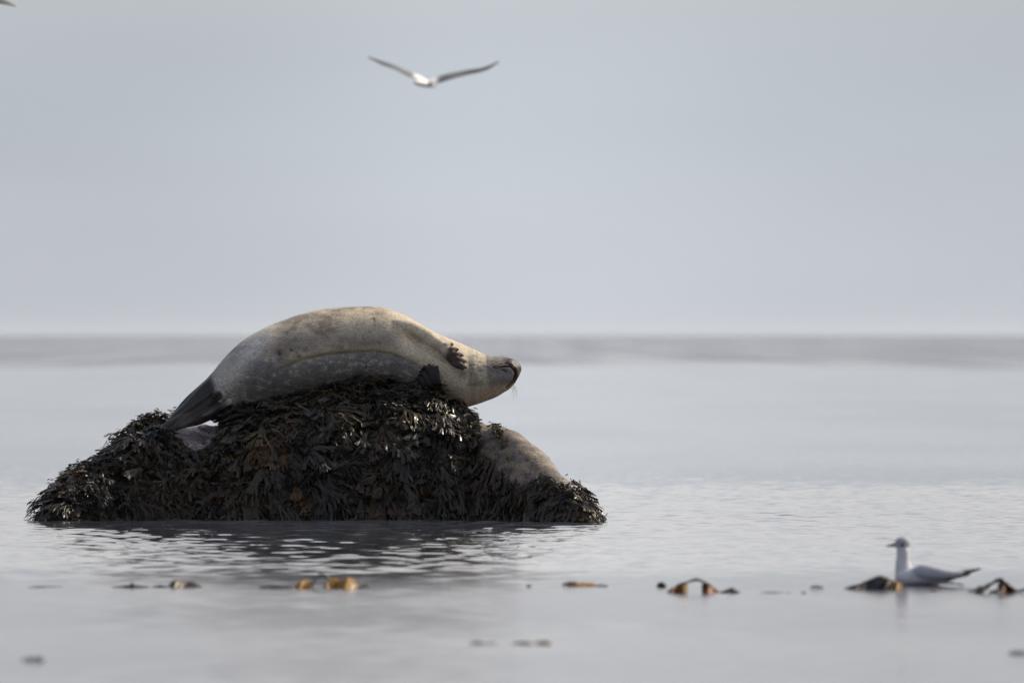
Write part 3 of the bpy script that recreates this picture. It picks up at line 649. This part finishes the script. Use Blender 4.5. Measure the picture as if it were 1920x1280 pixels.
    for k in range(7):
        st = np.array([r.uniform(958, 966), r.uniform(718, 726)]); en = st + np.array([r.uniform(-1, 8), r.uniform(14, 24)])
        md = (st + en) / 2 + np.array([r.uniform(2, 4), 0])
        parts.append(tube([SP(*st, r.uniform(-.03, .02)), SP(*md, -.03), SP(*en, -.035)], [.0008, .0006, .0003], [.0008, .0006, .0003], n=5, sub=4))
    for k in range(5):
        st = np.array([r.uniform(940, 956), r.uniform(668, 672)]); en = st + np.array([-r.uniform(5, 22), -r.uniform(1, 5)])
        parts.append(tube([SP(*st, -.0), SP(*((st + en) / 2 + np.array([0, -2])), .01), SP(*en, .015)], [.0008, .0006, .0003], [.0008, .0006, .0003], n=5, sub=4))
    for vv, ff in parts:
        wm = bpy.data.meshes.new('whisker'); wm.from_pydata(vv.tolist(), [], [tuple(int(i_) for i_ in q_) for q_ in ff]); wm.update(); smooth(wm)
        link('whisker', wm, M_WHISK, parent=o)
    return o
build_seal()

# ------------------------------------------------------------------ gull swimming in front
def build_gull():
    D = depth_at(1097); U = D / F
    def Q(x, y, dy=0): return P(x, y, D) + np.array([0, dy, 0])
    parts = []
    # breast, body, rump
    parts.append(tube([Q(1683, 1092), Q(1692, 1085), Q(1715, 1081), Q(1745, 1080), Q(1775, 1079), Q(1797, 1077)], [8 * U, 17 * U, 20 * U, 18 * U, 12 * U, 5 * U], [.020, .055, .070, .068, .045, .02]))
    # neck and head
    parts.append(tube([Q(1698, 1088), Q(1695, 1072), Q(1693, 1055), Q(1693, 1040), Q(1692, 1028)], [19 * U, 17 * U, 14 * U, 12 * U, 11 * U], [.045, .038, .028, .023, .022]))
    parts.append(tube([Q(1705, 1021), Q(1699, 1018), Q(1690, 1018), Q(1682, 1020), Q(1677, 1021)], [4 * U, 11 * U, 12.5 * U, 9 * U, 4 * U], [.008, .020, .022, .015, .007]))
    # bill
    parts.append(tube([Q(1680, 1021), Q(1671, 1022), Q(1661, 1023.5)], [4.2 * U, 3.0 * U, 1.3 * U], [.006, .004, .002]))
    # folded wings meeting at crossed tips over the tail
    for s_ in (-1, 1):
        parts.append(tube([Q(1710, 1072, .030 * s_), Q(1730, 1071, .058 * s_), Q(1760, 1073, .055 * s_), Q(1790, 1074, .034 * s_), Q(1815, 1071, .014 * s_), Q(1839, 1065.5, .006 * s_)],
                          [6 * U, 14 * U, 12 * U, 7.5 * U, 4 * U, 1.6 * U], [.012, .026, .024, .014, .007, .004]))
    parts.append(tube([Q(1780, 1080), Q(1800, 1078), Q(1818, 1076)], [7 * U, 4.5 * U, 2 * U], [.03, .022, .018]))
    me = remesh('gull', parts, .0024, 2); co = get_co(me)
    X = 960 + co[:, 0] * F / D; Y = HZ + (CAM_H - co[:, 2]) * F / D
    c = np.tile(np.array([.52, .52, .55]), (len(co), 1))
    def blend(c, k, w_): w_ = np.clip(w_, 0, 1)[:, None]; return c * (1 - w_) + np.array(k) * w_
    wing = sstep(X, 1704, 1712) * sstep(-Y, -1086 , -1080) * (1 - sstep(Y - (1081 - (X - 1712) * .02), -1, 2)) * (sstep(abs(co[:, 1] - D), .02, .035))
    wing = np.maximum(wing, sstep(X, 1712, 1722) * (Y < 1072)); c = blend(c, (.36, .37, .42), wing)
    c = blend(c, (.05, .05, .05), sstep(X, 1798, 1812)); c = blend(c, (.16, .155, .16), sstep(X, 1765, 1780) * sstep(Y, 1078, 1084) * .8)
    c = blend(c, (.13, .09, .08), (1 - sstep(X, 1676, 1679)) * (Y < 1040))
    c = blend(c, (.02, .02, .025), G(X - 1692, 4.2) * G(Y - 1020.5, 6)); c = blend(c, (.22, .22, .25), G(X - 1684, 6) * G(Y - 1016, 7) * .6); c = blend(c, (.05, .05, .05), G(X - 1684, 1.6) * G(Y - 1018, 1.6)); c = blend(c, (.27, .27, .31), (1 - sstep(Y, 1007, 1017)) * .7)
    set_col(me, c)
    return link('gull', me, M_FEATHER, label='small white gull with grey wings swimming beside dark floating kelp', cat='gull')
build_gull()

# ------------------------------------------------------------------ flying gulls
def flying(wl, wr_, body, D, label, grp=None, voxel=.0045):
    U = D / F
    def Q(x, y, dy=0): return P(x, y, D) + np.array([0, dy, 0])
    parts = []
    for pts, dy in ((wl, 1), (wr_, 1)):
        k = len(pts); ch = [.060, .070, .062, .050, .034, .012][:k] if k > 3 else [.07, .05, .02]
        ch = np.interp(np.linspace(0, 1, k), [0, .3, .55, .8, 1], [.060, .075, .060, .040, .010])
        th = np.interp(np.linspace(0, 1, k), [0, .3, .6, 1], [.011, .009, .007, .003])
        parts.append(tube([Q(x, y, z) for x, y, z in pts], th, ch, side=(-.15, .94, .32), n=16))
    c = [Q(x, y, z) for x, y, z in body[0]]
    parts.append(tube(c, body[1], body[1], side=(0, .3, 1) if abs(c[0][2] - c[-1][2]) > 9 else (0.4, .9, 0), n=18))
    me = remesh('flying_gull', parts, voxel, 1); co = get_co(me)
    X = 960 + co[:, 0] * F / D; xb = np.mean([p[0] for p in body[0]]); Y = HZ + (CAM_H - co[:, 2]) * F / D
    c_ = np.tile(np.array([.78, .77, .76]), (len(co), 1)); a = abs(X - xb)
    w_ = sstep(a, 16, 28)[:, None]; c_ = c_ * (1 - w_) + np.array([.17, .17, .17]) * w_
    w_ = sstep(a, 60, 90)[:, None]; c_ = c_ * (1 - w_) + np.array([.07, .07, .065]) * w_
    w_ = (G(X - xb - 6, 9) * sstep(Y, np.mean([p[1] for p in body[0]]) + 2.5, np.mean([p[1] for p in body[0]]) + 6))[:, None]; c_ = c_ * (1 - w_) + np.array([.16, .13, .10]) * w_
    set_col(me, c_)
    return link('flying_gull', me, M_FEATHER, label=label, cat='gull', group=grp)
flying([(800, 155, 0), (785, 146, .02), (765, 138, .02), (740, 126, .05), (715, 117, .10), (689, 106, .16)],
       [(806, 155, 0), (822, 150, .02), (845, 143, .02), (875, 136, .05), (908, 129, .10), (936, 115, .16)],
       ([(776, 155, -.20), (783, 156, -.15), (793, 157, -.05), (804, 158, .06), (813, 160, .15), (818, 162, .20)], [.006, .020, .025, .023, .013, .006]), 85.0,
       'white gull with spread grey wings flying above the seal')
flying([(-95, -18, 0), (-120, -26, .02), (-150, -34, .04), (-180, -38, .06), (-215, -40, .12)],
       [(-85, -16, 0), (-60, -12, .02), (-30, -3, .02), (0, 2, .04), (15, 6, .06), (28, 11, .10)],
       ([(-112, -16, -.2), (-104, -15, -.12), (-92, -15, 0), (-82, -14, .12), (-76, -13, .2)], [.008, .028, .034, .028, .012]), 66.0,
       'blurred grey gull wing cut off by the top left corner of the picture')

# ------------------------------------------------------------------ kelp afloat
AMB = (.30, .15, .003); BRN = (.16, .055, .010); DRK = (.022, .018, .016); GRY = (.10, .10, .10); OLV = (.12, .09, .03)
def blade(top, bot, D, col, thick=.006, wave=.02, lean=.05, rows=7, seed=0, name='blade', parent=None, **kw):
    """a ribbon of kelp between two drawn edges: waves in depth, leans towards the camera, has thickness"""
    top = np.array(top, float); bot = np.array(bot, float)
    n = 40; u = np.linspace(0, 1, n)
    def rs(p):
        q = np.linspace(0, 1, len(p)); k = np.hanning(9); k /= k.sum()
        a = np.stack([np.interp(u, q, p[:, i]) for i in (0, 1)], 1)
        return np.stack([np.convolve(np.pad(a[:, i], 4, mode='reflect', reflect_type='odd'), k, 'valid') for i in (0, 1)], 1)
    T, B = rs(top), rs(bot); V = []
    s0 = seed * 1.7
    for side in (1, -1):
        for r in range(rows):
            w = r / (rows - 1); e = T * (1 - w) + B * w
            yy = wave * np.sin(u * 9 + s0 + w * 1.5) + wave * .25 * np.sin(u * 13 + s0 * 2 + w * 3) - lean * (w - .5) * 1.0
            edge = (1 - (2 * w - 1) ** 4) * (1 - (2 * u - 1) ** 6)
            rz = .0 + .0015 * np.sin(u * 33 + s0 + w * 4)
            V.append(np.stack([(e[:, 0] - 960) * D / F, D + yy + side * thick * .5 * edge, CAM_H + (HZ - e[:, 1]) * D / F + rz * (1 - w)], 1))
    V = np.vstack(V); f1 = grid_faces(rows, n); f2 = f1[:, ::-1] + rows * n
    me = mesh_from(name, V, np.vstack([f1, f2]))
    bm = bmesh.new(); bm.from_mesh(me); bmesh.ops.remove_doubles(bm, verts=bm.verts, dist=.0004); bmesh.ops.recalc_face_normals(bm, faces=bm.faces); bm.to_mesh(me); bm.free()
    smooth(me)
    co = get_co(me); nz_ = fbm(co * np.array([40, 20, 60]), 5 + seed, 3); w_ = sstep(nz_, -.1, .5)[:, None]
    c = np.array(col) * (1 - w_ * .6) + np.array(col) * np.array([.35, .3, .3]) * w_ * .6
    set_col(me, c); return link(name, me, M_KELP, parent=parent, **kw)
def lump(pts, D, r_, rb, col, name='frond', parent=None, **kw):
    U = D / F
    v, f = tube([P(x, y, D) + np.array([0, dy, 0]) for x, y, dy in pts], [q * U for q in r_], rb, n=14)
    me = bpy.data.meshes.new(name); me.from_pydata(v.tolist(), [], f); me.update(); smooth(me)
    co = get_co(me); no = get_no(me); co += no * (.0028 * fbm(co * 45, 3, 2))[:, None]; put_co(me, co)
    set_col(me, np.tile(np.array(col), (len(co), 1)) * (1 + .3 * fbm(co * 60, 9, 2))[:, None])
    return link(name, me, M_KELP, parent=parent, **kw)
def root(name, px, D, label, group=None):
    o = link(name, None, label=label, cat='kelp', group=group); o.location = ((px - 960) * D / F, D, 0); return o
def under(o, r):
    o.data.transform(Matrix.Translation(-r.location)); return o
KG = 'pieces of kelp afloat in front of the rock'
def kelp(px, D, label, pieces):
    r = root('floating_kelp', px, D, label, KG)
    for p in pieces:
        kind = p[0]
        if kind == 'b': o = blade(p[1], p[2], D + p[4], p[3], seed=p[5] if len(p) > 5 else 0, name='blade')
        else: o = lump(p[1], D + p[5], p[2], p[3], p[4], name=kind)
        o.parent = r; under(o, r)
    return r
D1 = depth_at(1104)
kelp(620, D1, 'amber kelp with a pale arched stalk between two yellow blades', [
    ('b', [(552, 1097), (562, 1089), (572, 1086), (580, 1088), (584, 1092)], [(552, 1106), (562, 1106), (570, 1106), (578, 1106), (584, 1106)], AMB, 0, 1),
    ('stipe', [(584, 1102, 0), (590, 1087, 0), (600, 1077, .01), (611, 1079, .01), (618, 1087, 0), (621, 1103, 0)], [1.6, 1.7, 2.0, 2.0, 1.8, 1.6], [.006, .008, .010, .010, .008, .006], (.16, .16, .15), .02),
    ('b', [(606, 1100), (616, 1085), (628, 1083), (638, 1087), (646, 1083), (656, 1080), (664, 1085), (673, 1098)], [(612, 1107), (622, 1107), (632, 1107), (642, 1107), (650, 1107), (658, 1107), (666, 1107), (674, 1107)], AMB, .02, 3),
    ('frond', [(488, 1099.5, 0), (510, 1098, .02), (535, 1099, 0), (556, 1100, 0)], [1.2, 2.4, 2.2, 1.4], [.01, .035, .03, .01], GRY, .0),
    ('frond', [(674, 1100, 0), (686, 1098, .02), (694, 1100, 0)], [1, 2.0, 1], [.01, .02, .01], OLV, .03)])
kelp(335, D1 + .15, 'low brown kelp hump with a pointed left end', [
    ('b', [(314, 1097), (322, 1088), (330, 1086), (340, 1089), (356, 1089), (370, 1093), (382, 1101)], [(314, 1106), (322, 1106), (332, 1106), (344, 1106), (356, 1106), (370, 1106), (382, 1106)], (.085, .06, .04), 0, 5),
    ('frond', [(286, 1100.5, 0), (300, 1098, 0), (318, 1100, 0)], [1, 2.2, 1.5], [.01, .03, .02], GRY, 0)])
kelp(250, D1 + .1, 'flat grey kelp strip with one small knob, left of the brown hump', [
    ('frond', [(213, 1100.5, 0), (228, 1099, .03), (245, 1098, .03), (262, 1099, .02), (282, 1100.5, 0)], [1, 2.0, 2.6, 2.0, 1], [.01, .04, .05, .04, .01], GRY, 0),
    ('frond', [(243, 1099, 0), (248, 1094, 0), (252, 1097, 0)], [1.6, 2.4, 1.6], [.01, .015, .01], (.12, .11, .10), 0)])
kelp(88, D1 + .1, 'faint flat kelp strip farthest to the left, below the left tip of the rock', [
    ('frond', [(52, 1102.5, 0), (72, 1101, .04), (95, 1101, .04), (124, 1102.5, 0)], [1, 2.0, 2.0, 1], [.01, .05, .05, .01], (.14, .14, .15), 0)])
kelp(1095, D1 + .3, 'thin yellow brown kelp blade lying flat below the right end of the rock', [
    ('b', [(1058, 1097), (1066, 1090), (1075, 1089), (1090, 1092), (1110, 1092), (1124, 1097)], [(1058, 1101), (1070, 1101), (1082, 1101), (1096, 1101), (1110, 1101), (1124, 1101)], (.30, .15, .03), 0, 7),
    ('frond', [(1054, 1096, 0), (1060, 1094, 0), (1072, 1092, 0)], [1.5, 2.4, 1.6], [.01, .02, .01], DRK, -.03),
    ('frond', [(1118, 1097, 0), (1128, 1096, 0), (1139, 1098, 0)], [1, 1.6, .8], [.01, .02, .01], GRY, 0)])
kelp(1300, depth_at(1112), 'arched dark kelp with orange ends and an open gap under the arch', [
    ('b', [(1250, 1108), (1262, 1100), (1274, 1094), (1284, 1092), (1289, 1094)], [(1250, 1114), (1260, 1114), (1270, 1114), (1280, 1114), (1289, 1114)], BRN, .0, 9),
    ('b', [(1272, 1104), (1277, 1097), (1283, 1095), (1288, 1098)], [(1272, 1114), (1278, 1114), (1284, 1114), (1289, 1114)], AMB, -.04, 10),
    ('stipe', [(1258, 1106, 0), (1272, 1096, 0), (1288, 1091, .01), (1305, 1086.5, .02), (1318, 1090, .01), (1332, 1098, 0), (1346, 1108, 0)], [1.8, 2.6, 2.4, 2.2, 2.4, 2.6, 1.8], [.01, .014, .016, .018, .016, .014, .01], (.05, .048, .045), .03),
    ('b', [(1316, 1094), (1322, 1093), (1332, 1098), (1340, 1104), (1348, 1110)], [(1316, 1114), (1324, 1114), (1332, 1114), (1340, 1114), (1348, 1114)], (.26, .085, .008), 0, 11),
    ('frond', [(1350, 1110, 0), (1362, 1107.5, 0), (1373, 1105, 0), (1384, 1109, 0)], [1.5, 2.5, 4.2, 1.5], [.01, .02, .025, .01], (.04, .03, .035), 0),
    ('frond', [(1380, 1110.5, 0), (1410, 1111, .02), (1450, 1110.5, .02), (1488, 1111, 0)], [1, 1.0, 1.8, 1], [.01, .03, .05, .01], (.20, .20, .22), 0)])
kelp(1241, D1 + .2, 'small round dark bladder of kelp left of the arched dark kelp', [
    ('frond', [(1231, 1097, 0), (1237, 1095.5, 0), (1243, 1095.5, 0), (1249, 1098, 0)], [1.5, 4.0, 4.2, 1.5], [.01, .016, .016, .01], DRK, 0)])
kelp(1531, D1 - .1, 'tiny dark kelp scrap between the arched kelp and the gull', [
    ('frond', [(1519, 1101, 0), (1527, 1099.5, 0), (1537, 1099.5, 0), (1544, 1101, 0)], [1, 2.4, 2.4, 1], [.01, .03, .03, .01], (.06, .055, .055), 0)])
kelp(1507, depth_at(1113), 'tiny grey kelp scrap at the end of the long flat trail', [
    ('frond', [(1503, 1112, 0), (1507, 1110.5, 0), (1512, 1112, 0)], [1, 2.0, 1], [.01, .015, .01], (.16, .15, .17), 0)])
kelp(993, D1 + .2, 'tiny grey kelp scrap left of the flat yellow brown blade', [
    ('frond', [(988, 1098.5, 0), (993, 1097.5, 0), (999, 1098.5, 0)], [1, 1.8, 1], [.01, .02, .01], (.14, .14, .14), 0)])
kelp(1635, depth_at(1105), 'black humped kelp with a yellow end touching the gull breast', [
    ('b', [(1583, 1101), (1600, 1097), (1618, 1092), (1635, 1084), (1652, 1081), (1666, 1084), (1678, 1089)], [(1583, 1108), (1600, 1108), (1618, 1108), (1635, 1108), (1652, 1108), (1666, 1108), (1680, 1108)], DRK, -.02, 13),
    ('stipe', [(1590, 1100, 0), (1618, 1093, 0), (1640, 1083.5, .0), (1655, 1082, .0), (1676, 1089, 0)], [1, 2.0, 2.8, 2.8, 1.8], [.01, .02, .028, .028, .012], (.13, .13, .12), -.06),
    ('b', [(1673, 1096), (1679, 1090), (1685, 1089), (1692, 1094), (1694, 1099)], [(1673, 1106), (1679, 1107), (1684, 1107), (1690, 1107), (1694, 1106)], AMB, -.07, 15)])
kelp(1870, depth_at(1113), 'ragged dark kelp with a peaked brown blade at the right edge', [
    ('b', [(1815, 1105), (1828, 1103), (1838, 1098), (1848, 1097), (1856, 1092)], [(1815, 1109), (1826, 1110), (1836, 1114), (1844, 1110), (1856, 1100)], DRK, 0, 17),
    ('stipe', [(1832, 1108, 0), (1848, 1099, 0), (1862, 1092, 0), (1872, 1086, 0), (1882, 1089, 0), (1894, 1099, 0), (1908, 1107, 0), (1925, 1104, 0)], [2, 2.4, 2.6, 3.4, 3.4, 3, 2.4, 2], [.01, .014, .016, .02, .02, .016, .012, .01], (.03, .026, .024), .02),
    ('b', [(1873, 1092), (1878, 1089), (1886, 1092), (1894, 1100), (1904, 1107)], [(1868, 1110), (1875, 1116), (1884, 1117), (1893, 1114), (1904, 1111)], (.11, .04, .012), 0, 19),
    ('b', [(1852, 1110), (1862, 1106), (1872, 1104), (1884, 1106)], [(1852, 1113), (1862, 1114), (1872, 1115), (1884, 1115)], DRK, -.03, 21)])
kelp(1752, depth_at(1109), 'tiny reddish kelp scrap in the water just below the gull', [
    ('frond', [(1743, 1107.5, 0), (1752, 1106.5, 0), (1761, 1107.5, 0)], [.8, 1.5, .8], [.01, .03, .01], (.16, .09, .08), 0)])
kelp(1785, depth_at(1100), 'dark flat kelp trailing behind the gull tail', [
    ('frond', [(1745, 1096, 0), (1768, 1093, 0), (1790, 1093, 0), (1808, 1096, 0)], [1, 1.7, 1.6, .8], [.01, .04, .04, .01], (.10, .10, .10), .06)])
D2 = depth_at(1206)
for px, dx, c, lb, D_ in ((907, 24, (.5, .5, .5), 'blurred grey kelp scrap, leftmost of the three near the bottom middle', D2), (982, 15, (.42, .40, .37), 'blurred dark kelp scrap in the middle of the bottom three', D2),
                       (1019, 11, (.55, .45, .32), 'blurred tan kelp scrap, rightmost of the bottom three', D2), (64, 6, (.6, .6, .6), 'blurred round grey scrap alone near the bottom left corner', depth_at(1238)),
                       (1914, 14, (.5, .5, .5), 'blurred grey scrap at the right edge near the bottom corner', depth_at(1224))):
    py = HZ + CAM_H * F / D_
    r = root('floating_scrap', px, D_, lb, 'blurred scraps afloat nearest the camera')
    h = 3.6 if px != 64 else 4.2
    o = lump([(px - dx, py - 1, 0), (px - dx * .5, py - h * .6, .01), (px + dx * .4, py - h * .5, .02), (px + dx, py - 1, 0)], D_, [1.5, h * .8, h * .7, 1.5], [.01, .03, .03, .01], c)
    o.parent = r; under(o, r)

# ------------------------------------------------------------------ thin sea haze
def build_haze():
    x0, x1, y0, y1, z0, z1 = -9000, 9000, -60, 45000, -1.5, 40
    bm = bmesh.new(); bmesh.ops.create_cube(bm, size=1)
    for v_ in bm.verts: v_.co = ((x0 + x1) / 2 + v_.co.x * (x1 - x0), (y0 + y1) / 2 + v_.co.y * (y1 - y0), (z0 + z1) / 2 + v_.co.z * (z1 - z0))
    me = bpy.data.meshes.new('haze'); bm.to_mesh(me); bm.free()
    m = bpy.data.materials.new('sea_haze'); m.use_nodes = True; t = m.node_tree; t.nodes.clear()
    o_ = N(t, 'ShaderNodeOutputMaterial'); pv = N(t, 'ShaderNodeVolumePrincipled'); pv.inputs['Color'].default_value = (.86, .93, 1, 1); pv.inputs['Density'].default_value = 0.000014; pv.inputs['Anisotropy'].default_value = .3
    t.links.new(pv.outputs[0], o_.inputs['Volume'])
    link('haze', me, m, kind='stuff', label='thin pale haze over the sea')
build_haze()
